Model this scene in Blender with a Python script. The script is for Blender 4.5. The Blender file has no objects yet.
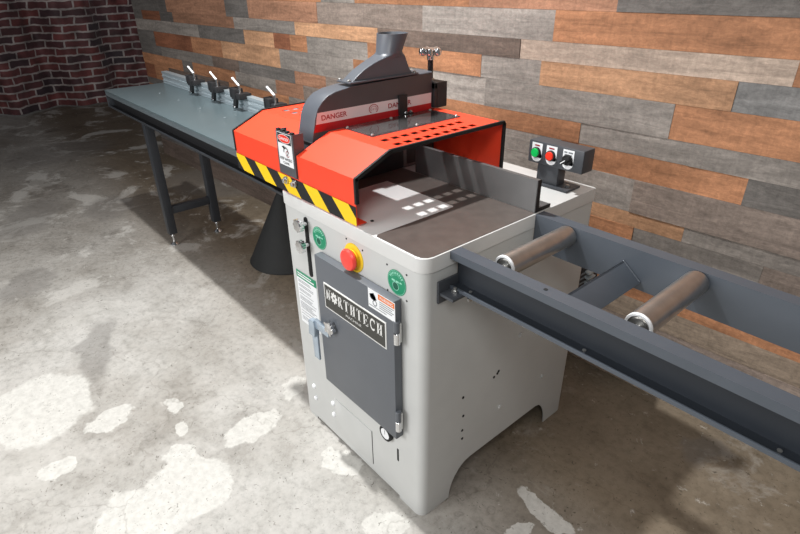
import bpy, bmesh, math, random
from mathutils import Vector, Matrix
PI = math.pi
random.seed(7)
SC = bpy.context.scene
COL = SC.collection
ZF = -.02            # floor level

# ------------------------------------------------------------------ materials
def lin(c):
    return tuple((x / 12.92) if x <= .04045 else ((x + .055) / 1.055) ** 2.4 for x in [v / 255 for v in c]) + (1.0,)

def new_mat(name):
    m = bpy.data.materials.new(name); m.use_nodes = True
    nt = m.node_tree; b = nt.nodes['Principled BSDF']
    return m, nt, b

def node(nt, t, **kw):
    n = nt.nodes.new(t)
    for k, v in kw.items(): setattr(n, k, v)
    return n

def ramp(nt, stops):
    r = node(nt, 'ShaderNodeValToRGB')
    e = r.color_ramp.elements
    while len(e) < len(stops): e.new(.5)
    for el, (p, c) in zip(e, stops):
        el.position = p
        el.color = c if len(c) == 4 else tuple(c) + (1,)
    return r

def paint(name, rgb, rough=.5, metal=0., var=.06, scale=14., bump=0., spec=.5, coat=0.):
    """painted / plain surface: one colour with a faint procedural mottling"""
    m, nt, b = new_mat(name)
    c = lin(rgb)
    tc = node(nt, 'ShaderNodeTexCoord'); n = node(nt, 'ShaderNodeTexNoise')
    n.inputs['Scale'].default_value = scale; n.inputs['Detail'].default_value = 5
    nt.links.new(tc.outputs['Object'], n.inputs['Vector'])
    r = ramp(nt, [(.3, tuple(x * (1 - var) for x in c[:3])), (.7, tuple(min(1, x * (1 + var)) for x in c[:3]))])
    nt.links.new(n.outputs['Fac'], r.inputs['Fac']); nt.links.new(r.outputs['Color'], b.inputs['Base Color'])
    b.inputs['Roughness'].default_value = rough; b.inputs['Metallic'].default_value = metal
    b.inputs['Specular IOR Level'].default_value = spec
    if coat: b.inputs['Coat Weight'].default_value = coat; b.inputs['Coat Roughness'].default_value = .15
    if bump:
        n2 = node(nt, 'ShaderNodeTexNoise'); n2.inputs['Scale'].default_value = 220.
        nt.links.new(tc.outputs['Object'], n2.inputs['Vector'])
        bp = node(nt, 'ShaderNodeBump'); bp.inputs['Strength'].default_value = bump; bp.inputs['Distance'].default_value = .002
        nt.links.new(n2.outputs['Fac'], bp.inputs['Height']); nt.links.new(bp.outputs['Normal'], b.inputs['Normal'])
    return m

M = {}
M['cab'] = paint('cabinet_grey_paint', (196, 197, 195), .42, var=.02)
M['top'] = paint('worktop_grey_paint', (212, 212, 210), .35, var=.02)
M['iron'] = paint('ground_cast_iron', (104, 95, 90), .32, metal=.35, var=.12, scale=30)
M['fence'] = paint('fence_grey_metal', (112, 112, 112), .38, metal=.4, var=.06)
M['door'] = paint('door_slate_paint', (92, 96, 102), .45, var=.03)
M['rail'] = paint('rail_blue_grey_paint', (75, 81, 89), .42, var=.05)
M['sheet'] = paint('table_sheet_grey', (91, 104, 108), .28, var=.04, scale=5)
M['apron'] = paint('table_apron_grey', (92, 101, 106), .45, var=.05)
M['red'] = paint('guard_red_paint', (243, 72, 42), .42, var=.03)
M['darkred'] = paint('sticker_dark_red', (168, 18, 26), .4)
M['stickred'] = paint('sticker_lettering_red', (150, 24, 30), .5)
M['sticktint'] = paint('sticker_white_band', (214, 200, 200), .4, var=.03)  # white band, with red reflected from the guard put into its colour
M['hous'] = paint('housing_charcoal_paint', (84, 88, 95), .4, var=.05)
M['housshade'] = paint('housing_side_shaded', (72, 68, 70), .45, var=.06)
M['black'] = paint('black_paint', (26, 26, 28), .5, var=.1)
M['rubber'] = paint('black_rubber_trim', (17, 17, 18), .7, var=.1)
M['cone'] = paint('matt_black_sheet', (33, 34, 34), .75, var=.12)
M['yellow'] = paint('hazard_yellow', (250, 205, 20), .45, var=.03)
M['white'] = paint('label_white', (236, 238, 240), .45, var=.02)
M['textgrey'] = paint('label_text_grey', (120, 124, 128), .6)
M['textblack'] = paint('label_text_black', (30, 30, 32), .6)
M['green'] = paint('label_green', (20, 140, 100), .45)
M['greendk'] = paint('label_green_dark', (14, 92, 70), .5)
M['greenhi'] = paint('label_green_pale', (150, 215, 190), .5)
M['btng'] = paint('button_green', (20, 190, 90), .3)
M['btnr'] = paint('button_red', (240, 60, 40), .3)
M['estop'] = paint('stop_red_plastic', (242, 70, 60), .35)
M['ring'] = paint('stop_ring_yellow', (238, 200, 40), .45)
M['orange'] = paint('label_orange', (232, 120, 40), .5)
M['plate'] = paint('nameplate_dark', (52, 52, 48), .4)
M['silver'] = paint('nameplate_silver', (225, 225, 222), .4)
M['chrome'] = paint('chrome', (225, 226, 228), .14, metal=1., var=.03)
M['steel'] = paint('brushed_steel', (200, 197, 193), .36, metal=1., var=.08, scale=40)
M['zinc'] = paint('zinc_bolt', (200, 200, 198), .3, metal=.9)
M['alu'] = paint('aluminium_profile', (176, 188, 194), .3, metal=.35, var=.04)
M['boxgrey'] = paint('control_box_charcoal', (66, 69, 74), .42, var=.05)
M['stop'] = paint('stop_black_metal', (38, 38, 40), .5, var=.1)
M['latch'] = paint('latch_steel', (185, 200, 214), .25, metal=.6)
M['cavity'] = paint('dark_inside', (28, 28, 28), .8)
M['leg'] = paint('leg_charcoal_paint', (50, 53, 58), .45, var=.06)
M['inner'] = paint('channel_inner_shade', (38, 43, 50), .5, var=.05)  # darker than the rail: shade of the recess put into the colour
M['bracket'] = paint('bracket_charcoal', (78, 80, 84), .45)

def glass_mat():
    m, nt, b = new_mat('smoked_perspex')
    nt.nodes.remove(b)
    out = nt.nodes['Material Output']
    tr = node(nt, 'ShaderNodeBsdfTransparent'); tr.inputs['Color'].default_value = (.93, .93, .94, 1)
    gl = node(nt, 'ShaderNodeBsdfGlossy'); gl.inputs['Roughness'].default_value = .06
    gl.inputs['Color'].default_value = (.9, .9, .9, 1)
    fr = node(nt, 'ShaderNodeFresnel'); fr.inputs['IOR'].default_value = 1.55
    ns = node(nt, 'ShaderNodeTexNoise'); ns.inputs['Scale'].default_value = 8
    mx = node(nt, 'ShaderNodeMixShader')
    nt.links.new(fr.outputs[0], mx.inputs[0]); nt.links.new(tr.outputs[0], mx.inputs[1]); nt.links.new(gl.outputs[0], mx.inputs[2])
    df = node(nt, 'ShaderNodeBsdfDiffuse'); df.inputs['Color'].default_value = (.16, .155, .155, 1)  # grey diffuse mixed in to stand for the pane's grey reflection
    mx2 = node(nt, 'ShaderNodeMixShader'); mx2.inputs[0].default_value = .10
    nt.links.new(mx.outputs[0], mx2.inputs[1]); nt.links.new(df.outputs[0], mx2.inputs[2]); nt.links.new(mx2.outputs[0], out.inputs['Surface'])
    return m
M['perspex'] = glass_mat()

def wood_mat():
    m, nt, b = new_mat('reclaimed_plank_wall')
    L = nt.links.new
    at = node(nt, 'ShaderNodeAttribute'); at.attribute_name = 'plank'
    sd = node(nt, 'ShaderNodeAttribute'); sd.attribute_name = 'seed'
    tc = node(nt, 'ShaderNodeTexCoord')
    sep = node(nt, 'ShaderNodeSeparateColor'); L(sd.outputs['Color'], sep.inputs[0])
    off = node(nt, 'ShaderNodeVectorMath', operation='SCALE'); off.inputs['Scale'].default_value = 37.
    L(sd.outputs['Color'], off.inputs[0])
    ad = node(nt, 'ShaderNodeVectorMath', operation='ADD'); L(tc.outputs['Object'], ad.inputs[0]); L(off.outputs[0], ad.inputs[1])
    def noise(scale, vec, detail=6, rough=.6, dist=0., tilt=0.):
        mp = node(nt, 'ShaderNodeMapping'); mp.inputs['Scale'].default_value = vec; mp.inputs['Rotation'].default_value = (.3, math.radians(tilt), .2 if tilt else 0)
        n = node(nt, 'ShaderNodeTexNoise'); n.inputs['Scale'].default_value = scale
        n.inputs['Detail'].default_value = detail; n.inputs['Roughness'].default_value = rough; n.inputs['Distortion'].default_value = dist
        L(ad.outputs[0], mp.inputs[0]); L(mp.outputs[0], n.inputs['Vector']); return n
    g1 = noise(3.6, (1, 1, 8), 9, .74, .8)          # long grain
    g2 = noise(48, (1, 1, 1.5), 5, .75, .6, 33)               # weathering blotch
    g3 = noise(9, (7, 1, 1.), 5, .65, 1.2, 14)                # cross saw marks
    g4 = noise(1.6, (1.2, 1, 2.), 3, .5)             # broad tone
    def mul(col, n, lo, hi, a=.3, z=.7):
        r = ramp(nt, [(a, (lo, lo, lo)), (z, (hi, hi, hi))]); L(n.outputs['Fac'], r.inputs['Fac'])
        x = node(nt, 'ShaderNodeMix', data_type='RGBA', blend_type='MULTIPLY'); x.inputs[0].default_value = 1
        L(col, x.inputs[6]); L(r.outputs['Color'], x.inputs[7]); return x.outputs[2]
    c = mul(at.outputs['Color'], g1, .6, 1.32)
    c = mul(c, g2, .74, 1.24)
    c = mul(c, g3, .9, 1.09)
    c = mul(c, g4, .72, 1.08)
    L(c, b.inputs['Base Color']); b.inputs['Roughness'].default_value = .72
    b.inputs['Specular IOR Level'].default_value = .3
    bp = node(nt, 'ShaderNodeBump'); bp.inputs['Strength'].default_value = .35; bp.inputs['Distance'].default_value = .004
    L(g1.outputs['Fac'], bp.inputs['Height']); L(bp.outputs['Normal'], b.inputs['Normal'])
    return m
M['wood'] = wood_mat()

# light plaster patches and dark stains on the concrete: centre + inverse 2x2 of an ellipse
PALE = [(-1.306,-.765,1.05,5.82,4.77,-1.01),(-.943,-.772,3.11,15.11,22.34,-7.54),(-.575,-.472,2.36,6.8,7.87,-3.12),
 (-.575,-.626,1.71,-8.06,7.69,-.24),(-.684,-.448,-7.45,16.43,8.65,10.32),(-.682,-.196,-.11,9.13,15.21,-.2),
 (-.841,-.398,11.81,30.47,27.66,-17.69),(-.983,-.377,2.45,26.62,25.59,6.79),(-.773,.02,5.42,15.48,18.58,-.16),
 (-1.067,-.575,1.18,12.31,17.79,-.36),(.231,.305,9.74,.17,1.42,31.98),(.215,.191,10.21,12.45,35.77,-17.88),
 (-.347,-.05,13.02,.73,2.14,23.26),(-.048,-.082,15.07,2.06,-7.62,21.56)]
STAIN = [(.443,.899,15.47,4.3,11.33,-11.39),(-3.334,.04,1.06,6.38,4.16,-.26),(-1.574,-.497,-.15,9.01,6.78,10.45),
 (-3.505,-.417,.39,4.81,3.39,2.75),(-3.353,.811,.85,2.59,2.17,-2.03),(-5.183,.117,.19,2.18,2.49,.29),(-2.464,-.618,.22,7.69,6.14,2.98)]
def floor_mat():
    m, nt, b = new_mat('stained_concrete_floor')
    L = nt.links.new
    tc = node(nt, 'ShaderNodeTexCoord'); P = tc.outputs['Object']
    def noise(scale, detail=6, rough=.6, dist=0., vec=None):
        n = node(nt, 'ShaderNodeTexNoise'); n.inputs['Scale'].default_value = scale
        n.inputs['Detail'].default_value = detail; n.inputs['Roughness'].default_value = rough; n.inputs['Distortion'].default_value = dist
        L(vec or P, n.inputs['Vector']); return n
    wn = noise(7, 5, .6)
    s1 = node(nt, 'ShaderNodeVectorMath', operation='SUBTRACT'); L(wn.outputs['Color'], s1.inputs[0]); s1.inputs[1].default_value = (.5, .5, .5)
    s2 = node(nt, 'ShaderNodeVectorMath', operation='SCALE'); s2.inputs['Scale'].default_value = .17; L(s1.outputs[0], s2.inputs[0])
    W = node(nt, 'ShaderNodeVectorMath', operation='ADD'); L(P, W.inputs[0]); L(s2.outputs[0], W.inputs[1])
    def mask(blobs, soft):
        prev = None
        for cx, cy, a, b_, c, d in blobs:
            su = node(nt, 'ShaderNodeVectorMath', operation='SUBTRACT'); L(W.outputs[0], su.inputs[0]); su.inputs[1].default_value = (cx, cy, 0)
            d1 = node(nt, 'ShaderNodeVectorMath', operation='DOT_PRODUCT'); L(su.outputs[0], d1.inputs[0]); d1.inputs[1].default_value = (a, b_, 0)
            d2 = node(nt, 'ShaderNodeVectorMath', operation='DOT_PRODUCT'); L(su.outputs[0], d2.inputs[0]); d2.inputs[1].default_value = (c, d, 0)
            cb = node(nt, 'ShaderNodeCombineXYZ'); L(d1.outputs['Value'], cb.inputs[0]); L(d2.outputs['Value'], cb.inputs[1])
            ln = node(nt, 'ShaderNodeVectorMath', operation='LENGTH'); L(cb.outputs[0], ln.inputs[0])
            if prev is None: prev = ln.outputs['Value']
            else:
                mn = node(nt, 'ShaderNodeMath', operation='MINIMUM'); L(prev, mn.inputs[0]); L(ln.outputs['Value'], mn.inputs[1]); prev = mn.outputs[0]
        mr = node(nt, 'ShaderNodeMapRange'); mr.interpolation_type = 'SMOOTHSTEP'
        mr.inputs['From Min'].default_value = 1 + soft; mr.inputs['From Max'].default_value = 1 - soft
        L(prev, mr.inputs['Value']); return mr.outputs['Result']
    def mix(fac, a, bcol, mode='MIX'):
        x = node(nt, 'ShaderNodeMix', data_type='RGBA', blend_type=mode)
        if isinstance(fac, float): x.inputs[0].default_value = fac
        else: L(fac, x.inputs[0])
        for s, v in ((6, a), (7, bcol)):
            if isinstance(v, tuple): x.inputs[s].default_value = v
            else: L(v, x.inputs[s])
        return x.outputs[2]
    n1 = noise(1.3, 8, .62, .4); n2 = noise(5.5, 8, .7, .3); n3 = noise(38, 6, .7)
    r1 = ramp(nt, [(.3, lin((156, 151, 144))), (.5, lin((180, 177, 172))), (.7, lin((194, 192, 188)))])
    L(n1.outputs['Fac'], r1.inputs['Fac'])
    r2 = ramp(nt, [(.28, (.7, .69, .67)), (.47, (.97, .97, .96)), (.7, (1.1, 1.1, 1.1))]); L(n2.outputs['Fac'], r2.inputs['Fac'])
    r3 = ramp(nt, [(.28, (.7, .7, .69)), (.5, (1, 1, 1)), (.75, (1.12, 1.12, 1.12))]); L(n3.outputs['Fac'], r3.inputs['Fac'])
    col = mix(1., mix(1., r1.outputs['Color'], r2.outputs['Color'], 'MULTIPLY'), r3.outputs['Color'], 'MULTIPLY')
    # floor darkened toward the far end, the light's falloff put into the colour
    sx = node(nt, 'ShaderNodeSeparateXYZ'); L(P, sx.inputs[0])
    # brown trampled strip along the wall and under the conveyor
    mr = node(nt, 'ShaderNodeMapRange'); mr.interpolation_type = 'SMOOTHSTEP'
    mr.inputs['From Min'].default_value = -.1; mr.inputs['From Max'].default_value = .5; L(sx.outputs['Y'], mr.inputs['Value'])
    col = mix(mr.outputs['Result'], col, mix(1., col, lin((178, 164, 146)), 'MULTIPLY'))
    mr2 = node(nt, 'ShaderNodeMapRange'); mr2.interpolation_type = 'SMOOTHSTEP'
    mr2.inputs['From Min'].default_value = -1.2; mr2.inputs['From Max'].default_value = -3.4; L(sx.outputs['X'], mr2.inputs['Value'])
    col = mix(mr2.outputs['Result'], col, mix(1., col, lin((205, 202, 199)), 'MULTIPLY'))
    # random pale flakes
    n5 = noise(2.6, 8, .7, .5)
    r5 = ramp(nt, [(.54, (0, 0, 0)), (.60, (1, 1, 1))]); L(n5.outputs['Fac'], r5.inputs['Fac'])
    far = node(nt, 'ShaderNodeMapRange'); far.inputs['From Min'].default_value = -.6; far.inputs['From Max'].default_value = -2.4
    far.inputs['To Min'].default_value = .25; far.inputs['To Max'].default_value = .55; L(sx.outputs['X'], far.inputs['Value'])
    fl = node(nt, 'ShaderNodeMath', operation='MULTIPLY'); L(r5.outputs['Color'], fl.inputs[0]); L(far.outputs['Result'], fl.inputs[1])
    col = mix(fl.outputs[0], col, lin((196, 193, 187)))
    n8 = noise(1.9, 8, .66, .3)
    r8 = ramp(nt, [(.36, (1, 1, 1)), (.42, (0, 0, 0))]); L(n8.outputs['Fac'], r8.inputs['Fac'])
    dk = node(nt, 'ShaderNodeMath', operation='MULTIPLY'); L(r8.outputs['Color'], dk.inputs[0]); L(far.outputs['Result'], dk.inputs[1])
    col = mix(dk.outputs[0], col, mix(1., col, lin((176, 172, 168)), 'MULTIPLY'))
    n9 = noise(14, 6, .75, .4)
    r9 = ramp(nt, [(.62, (0, 0, 0)), (.68, (.5, .5, .5))]); L(n9.outputs['Fac'], r9.inputs['Fac'])
    col = mix(r9.outputs['Color'], col, lin((200, 197, 190)))
    # named patches and stains
    st = node(nt, 'ShaderNodeMath', operation='MULTIPLY'); L(mask(STAIN, .25), st.inputs[0]); st.inputs[1].default_value = .45
    col = mix(st.outputs[0], col, lin((110, 106, 102)))
    pr = ramp(nt, [(.3, lin((188, 186, 180))), (.6, lin((209, 207, 201)))]); L(n3.outputs['Fac'], pr.inputs['Fac'])
    pm = node(nt, 'ShaderNodeMath', operation='MULTIPLY'); L(mask(PALE, .07), pm.inputs[0]); pm.inputs[1].default_value = .86
    col = mix(pm.outputs[0], col, pr.outputs['Color'])
    # small dark scratches and specks
    n6 = noise(55, 3, .5, 2.)
    r6 = ramp(nt, [(.29, (.45, .44, .42)), (.35, (1, 1, 1))]); L(n6.outputs['Fac'], r6.inputs['Fac'])
    col = mix(1., col, r6.outputs['Color'], 'MULTIPLY')
    # hairline cracks
    wv = noise(2.2, 5, .6)
    wsub = node(nt, 'ShaderNodeVectorMath', operation='SCALE'); wsub.inputs['Scale'].default_value = .5; L(wv.outputs['Color'], wsub.inputs[0])
    wadd = node(nt, 'ShaderNodeVectorMath', operation='ADD'); L(P, wadd.inputs[0]); L(wsub.outputs[0], wadd.inputs[1])
    vo = node(nt, 'ShaderNodeTexVoronoi'); vo.feature = 'DISTANCE_TO_EDGE'; vo.inputs['Scale'].default_value = .9; L(wadd.outputs[0], vo.inputs['Vector'])
    r7 = ramp(nt, [(0., (.8, .79, .78)), (.004, (1, 1, 1))]); L(vo.outputs['Distance'], r7.inputs['Fac'])
    col = mix(1., col, r7.outputs['Color'], 'MULTIPLY')
    L(col, b.inputs['Base Color'])
    rr = ramp(nt, [(.3, (.42, .42, .42)), (.7, (.7, .7, .7))]); L(n2.outputs['Fac'], rr.inputs['Fac']); L(rr.outputs['Color'], b.inputs['Roughness'])
    b.inputs['Specular IOR Level'].default_value = .35
    bp = node(nt, 'ShaderNodeBump'); bp.inputs['Strength'].default_value = .25; bp.inputs['Distance'].default_value = .004
    L(n3.outputs['Fac'], bp.inputs['Height']); L(bp.outputs['Normal'], b.inputs['Normal'])
    return m
M['floor'] = floor_mat()

def curtain_mat():
    m, nt, b = new_mat('brick_print_cloth')
    L = nt.links.new
    uv = node(nt, 'ShaderNodeUVMap'); uv.uv_map = 'cloth'
    n = node(nt, 'ShaderNodeTexNoise'); n.inputs['Scale'].default_value = 9; L(uv.outputs[0], n.inputs['Vector'])
    sc = node(nt, 'ShaderNodeVectorMath', operation='SCALE'); sc.inputs['Scale'].default_value = .035; L(n.outputs['Color'], sc.inputs[0])
    ad = node(nt, 'ShaderNodeVectorMath', operation='ADD'); L(uv.outputs[0], ad.inputs[0]); L(sc.outputs[0], ad.inputs[1])
    br = node(nt, 'ShaderNodeTexBrick'); L(ad.outputs[0], br.inputs['Vector'])
    br.inputs['Scale'].default_value = 1.; br.inputs['Brick Width'].default_value = .262; br.inputs['Row Height'].default_value = .088
    br.inputs['Mortar Size'].default_value = .011; br.inputs['Mortar Smooth'].default_value = .3; br.inputs['Bias'].default_value = -.1
    br.inputs['Color1'].default_value = lin((128, 70, 68)); br.inputs['Color2'].default_value = lin((58, 54, 62)); br.inputs['Mortar'].default_value = lin((190, 182, 178))
    n2 = node(nt, 'ShaderNodeTexNoise'); n2.inputs['Scale'].default_value = 7; n2.inputs['Detail'].default_value = 5; L(uv.outputs[0], n2.inputs['Vector'])
    r = ramp(nt, [(.3, (.45, .42, .42)), (.7, (1.3, 1.25, 1.25))]); L(n2.outputs['Fac'], r.inputs['Fac'])
    x = node(nt, 'ShaderNodeMix', data_type='RGBA', blend_type='MULTIPLY'); x.inputs[0].default_value = 1
    L(br.outputs['Color'], x.inputs[6]); L(r.outputs['Color'], x.inputs[7]); L(x.outputs[2], b.inputs['Base Color'])
    b.inputs['Roughness'].default_value = .6; b.inputs['Sheen Weight'].default_value = .15
    return m
M['cloth'] = curtain_mat()

# ------------------------------------------------------------------ mesh builder
class MB:
    def __init__(s): s.v = []; s.f = []; s.m = []; s.mats = []
    def mi(s, k):
        if k not in s.mats: s.mats.append(k)
        return s.mats.index(k)
    def add(s, vs, fs, mat, T=None):
        o = len(s.v); k = s.mi(mat)
        s.v += [(T @ Vector(p)) if T else Vector(p) for p in vs]
        for f in fs: s.f.append([o + i for i in f]); s.m.append(k)
        return s
    def bm(s, bm_, mat, T=None):
        bmesh.ops.recalc_face_normals(bm_, faces=bm_.faces)
        bm_.verts.index_update()
        s.add([v.co.copy() for v in bm_.verts], [[v.index for v in f.verts] for f in bm_.faces], mat, T); bm_.free(); return s
    def box(s, lo, hi, mat, bev=0., seg=2, T=None):
        b = bmesh.new(); bmesh.ops.create_cube(b, size=1)
        for v in b.verts:
            v.co = Vector([lo[i] + (v.co[i] + .5) * (hi[i] - lo[i]) for i in range(3)])
        if bev: bmesh.ops.bevel(b, geom=b.edges[:], offset=bev, segments=seg, affect='EDGES', profile=.6)
        return s.bm(b, mat, T)
    def prism(s, poly, axis, a, c, mat, bev=0., seg=2, T=None):
        """poly in the plane across axis (x:(y,z) y:(x,z) z:(x,y)), extruded a..c"""
        def P(p, t): return {'x': (t, p[0], p[1]), 'y': (p[0], t, p[1]), 'z': (p[0], p[1], t)}[axis]
        b = bmesh.new(); n = len(poly)
        A = [b.verts.new(P(p, a)) for p in poly]; B = [b.verts.new(P(p, c)) for p in poly]
        b.faces.new(A[::-1]); b.faces.new(B)
        for i in range(n): b.faces.new((A[i], A[(i + 1) % n], B[(i + 1) % n], B[i]))
        if bev:
            es = [e for f in b.faces if len(f.verts) == n and n != 4 for e in f.edges] or b.edges[:]
            bmesh.ops.bevel(b, geom=list(set(es)), offset=bev, segments=seg, affect='EDGES', profile=.6)
        return s.bm(b, mat, T)
    def lathe(s, prof, p0, ax, mat, n=28, caps=True):
        """prof: (radius, height along ax) list"""
        ax = Vector(ax).normalized(); p0 = Vector(p0)
        u = ax.orthogonal().normalized(); w = ax.cross(u)
        vs = []; fs = []
        for r, h in prof:
            for k in range(n):
                t = 2 * PI * k / n; vs.append(p0 + ax * h + (u * math.cos(t) + w * math.sin(t)) * r)
        for j in range(len(prof) - 1):
            for k in range(n):
                a = j * n + k; b_ = j * n + (k + 1) % n; fs.append((a, b_, b_ + n, a + n))
        if caps: fs.append(tuple(range(n))[::-1]); fs.append(tuple(range((len(prof) - 1) * n, len(prof) * n)))
        return s.add(vs, fs, mat)
    def cyl(s, p0, p1, r, mat, r1=None, n=24, bev=0.):
        p0 = Vector(p0); p1 = Vector(p1); d = p1 - p0; h = d.length; r1 = r if r1 is None else r1
        if bev: return s.lathe([(r - bev, 0), (r, bev), (r1, h - bev), (r1 - bev, h)], p0, d, mat, n)
        return s.lathe([(r, 0), (r1, h)], p0, d, mat, n)
    def ball(s, c, r, mat, n=16):
        k = 8; return s.lathe([(max(1e-4, r * math.sin(PI * i / k)), -r * math.cos(PI * i / k)) for i in range(k + 1)], c, (0, 0, 1), mat, n)
    def path(s, pts, r, mat, n=8):
        for a, b_ in zip(pts, pts[1:]): s.cyl(a, b_, r, mat, n=n)
        for p in pts[1:-1]: s.ball(p, r, mat, n)
        return s
    def flat(s, pts2, fr, mat):
        """flat polygon on a sign frame fr=(origin, xdir, ydir)"""
        o, x, y = fr
        return s.add([o + x * p[0] + y * p[1] for p in pts2], [tuple(range(len(pts2)))], mat)
    def rect(s, x0, y0, x1, y1, fr, mat): return s.flat([(x0, y0), (x1, y0), (x1, y1), (x0, y1)], fr, mat)
    def disc(s, cx, cy, r, fr, mat, n=32, ry=None):
        return s.flat([(cx + r * math.cos(2 * PI * k / n), cy + (ry or r) * math.sin(2 * PI * k / n)) for k in range(n)], fr, mat)
    def arc(s, cx, cy, r0, r1, a0, a1, fr, mat, n=20, sx=1., sy=1.):
        for k in range(n):
            t0 = math.radians(a0 + (a1 - a0) * k / n); t1 = math.radians(a0 + (a1 - a0) * (k + 1) / n)
            s.flat([(cx + sx * r * math.cos(t), cy + sy * r * math.sin(t)) for r, t in ((r0, t0), (r1, t0), (r1, t1), (r0, t1))], fr, mat)
        return s
    def text(s, body, cx, cy, h, fr, mat, width=None, bold=0.):
        cu = bpy.data.curves.new('lettering', 'FONT'); cu.body = body; cu.size = 1; cu.align_x = 'CENTER'; cu.align_y = 'CENTER'; cu.offset = bold
        ob = bpy.data.objects.new('lettering', cu); COL.objects.link(ob)
        dg = bpy.context.evaluated_depsgraph_get(); me = bpy.data.meshes.new_from_object(ob.evaluated_get(dg))
        xs = [v.co.x for v in me.vertices]; ys = [v.co.y for v in me.vertices]
        w0 = max(xs) - min(xs); h0 = max(ys) - min(ys); mx = (max(xs) + min(xs)) / 2; my = (max(ys) + min(ys)) / 2
        ky = h / h0; kx = (width / w0) if width else ky
        o, x, y = fr
        s.add([o + x * (cx + (v.co.x - mx) * kx) + y * (cy + (v.co.y - my) * ky) for v in me.vertices], [tuple(p.vertices) for p in me.polygons], mat)
        bpy.data.objects.remove(ob); bpy.data.curves.remove(cu); bpy.data.meshes.remove(me); return s
    def build(s, name, parent=None, root=None, kind=None, label=None, sharp=35):
        org = Vector(root.location) if root else Vector((0, 0, 0))
        me = bpy.data.meshes.new(name); me.from_pydata([tuple(p - org) for p in s.v], [], s.f)
        for k in s.mats: me.materials.append(M[k])
        for p, k in zip(me.polygons, s.m): p.material_index = k; p.use_smooth = True
        me.set_sharp_from_angle(angle=math.radians(sharp)); me.update()
        o = bpy.data.objects.new(name, me); COL.objects.link(o)
        if parent: o.parent = parent
        if kind: o['kind'] = kind
        if label: o['label'] = label
        return o

def thing(name, label, cat, loc, group=None):
    o = bpy.data.objects.new(name, None); COL.objects.link(o); o.location = loc; o.empty_display_size = .1
    o['label'] = label; o['category'] = cat
    if group: o['group'] = group
    return o
def tag(o, label, cat, group=None):
    o['label'] = label; o['category'] = cat
    if group: o['group'] = group
V = Vector
X_, Y_, Z_ = V((1, 0, 0)), V((0, 1, 0)), V((0, 0, 1))
def front(x, y, z): return (V((x, y, z)), X_, Z_)         # sign frame on a face looking toward -y
def side(x, y, z): return (V((x, y, z)), Y_, Z_)          # sign frame on a face looking toward +x

# ------------------------------------------------------------------ the setting
WA = math.atan(.0402)
mb = MB(); N = 2
mb.add([(-10, -5, 0), (5, -5, 0), (5, 5, 0), (-10, 5, 0)], [(0, 1, 2, 3)], 'floor')
mb.build('floor', kind='structure').location = (0, 0, ZF)

PC = {'O': (178, 126, 92), 'P': (190, 146, 112), 'R': (140, 90, 66), 'N': (160, 118, 94), 'D': (112, 97, 88), 'B': (146, 131, 121),
      'G': (146, 138, 131), 'L': (168, 159, 151), 'T': (184, 164, 148), 'S': (132, 130, 128), 'K': (108, 103, 99), 'W': (166, 148, 130)}
ROWS = [
 (1.42,1.303,[('K',-2.716),('O',-1.781),('G',-1.511),('O',-.806),('N',-.2),('K',.477)]),
 (1.303,1.203,[('K',-3.743),('N',-2.817),('K',-2.527),('N',-1.822),('B',-1.06),('L',-.419),('O',.355)]),
 (1.203,1.136,[('K',-4.272),('R',-3.902),('K',-3.659),('N',-2.727),('G',-2.04),('P',-1.349),('D',-.551),('T',.327),('O',.54)]),
 (1.136,1.052,[('G',-3.256),('K',-2.623),('P',-2.273),('R',-2.105),('O',-1.938),('G',-1.426),('O',-.729),('L',-.454),('P',.198),('S',.565)]),
 (1.052,.944,[('K',-4.101),('R',-3.412),('O',-2.949),('P',-2.229),('G',-1.541),('O',-1.38),('L',-.702),('G',.041),('O',.558)]),
 (.944,.872,[('K',-4.008),('G',-3.115),('D',-2.744),('K',-2.089),('N',-1.789),('B',-1.566),('O',-.265),('G',.117),('G',.587)]),
 (.872,.789,[('O',-3.646),('K',-3.47),('O',-2.81),('G',-2.626),('G',-2.311),('N',-2.011),('B',-.613),('G',-.335),('O',.293),('K',.57)]),
 (.789,.672,[('R',-4.235),('O',-3.944),('D',-2.927),('O',-2.175),('G',-.71),('L',-.036),('B',.645)]),
 (.672,.62,[('K',-3.431),('O',-1.21),('G',-.596),('P',.155),('G',.714)]),
 (.62,.545,[('N',-2.097),('K',-1.071),('O',-.007),('G',.401),('B',.735)]),
 (.545,.45,[('G',-1.2),('B',.1),('G',.9)]),
 (.45,.35,[('N',-1.6),('K',-.3),('O',1.)]),
 (.35,.265,[('G',-1.3),('W',.9)]),
 (.265,.13,[('K',-1.),('B',.5),('B',1.2)]),
 (.13,ZF,[('D',-.9),('W',.4),('B',1.1)]),
]
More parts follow.
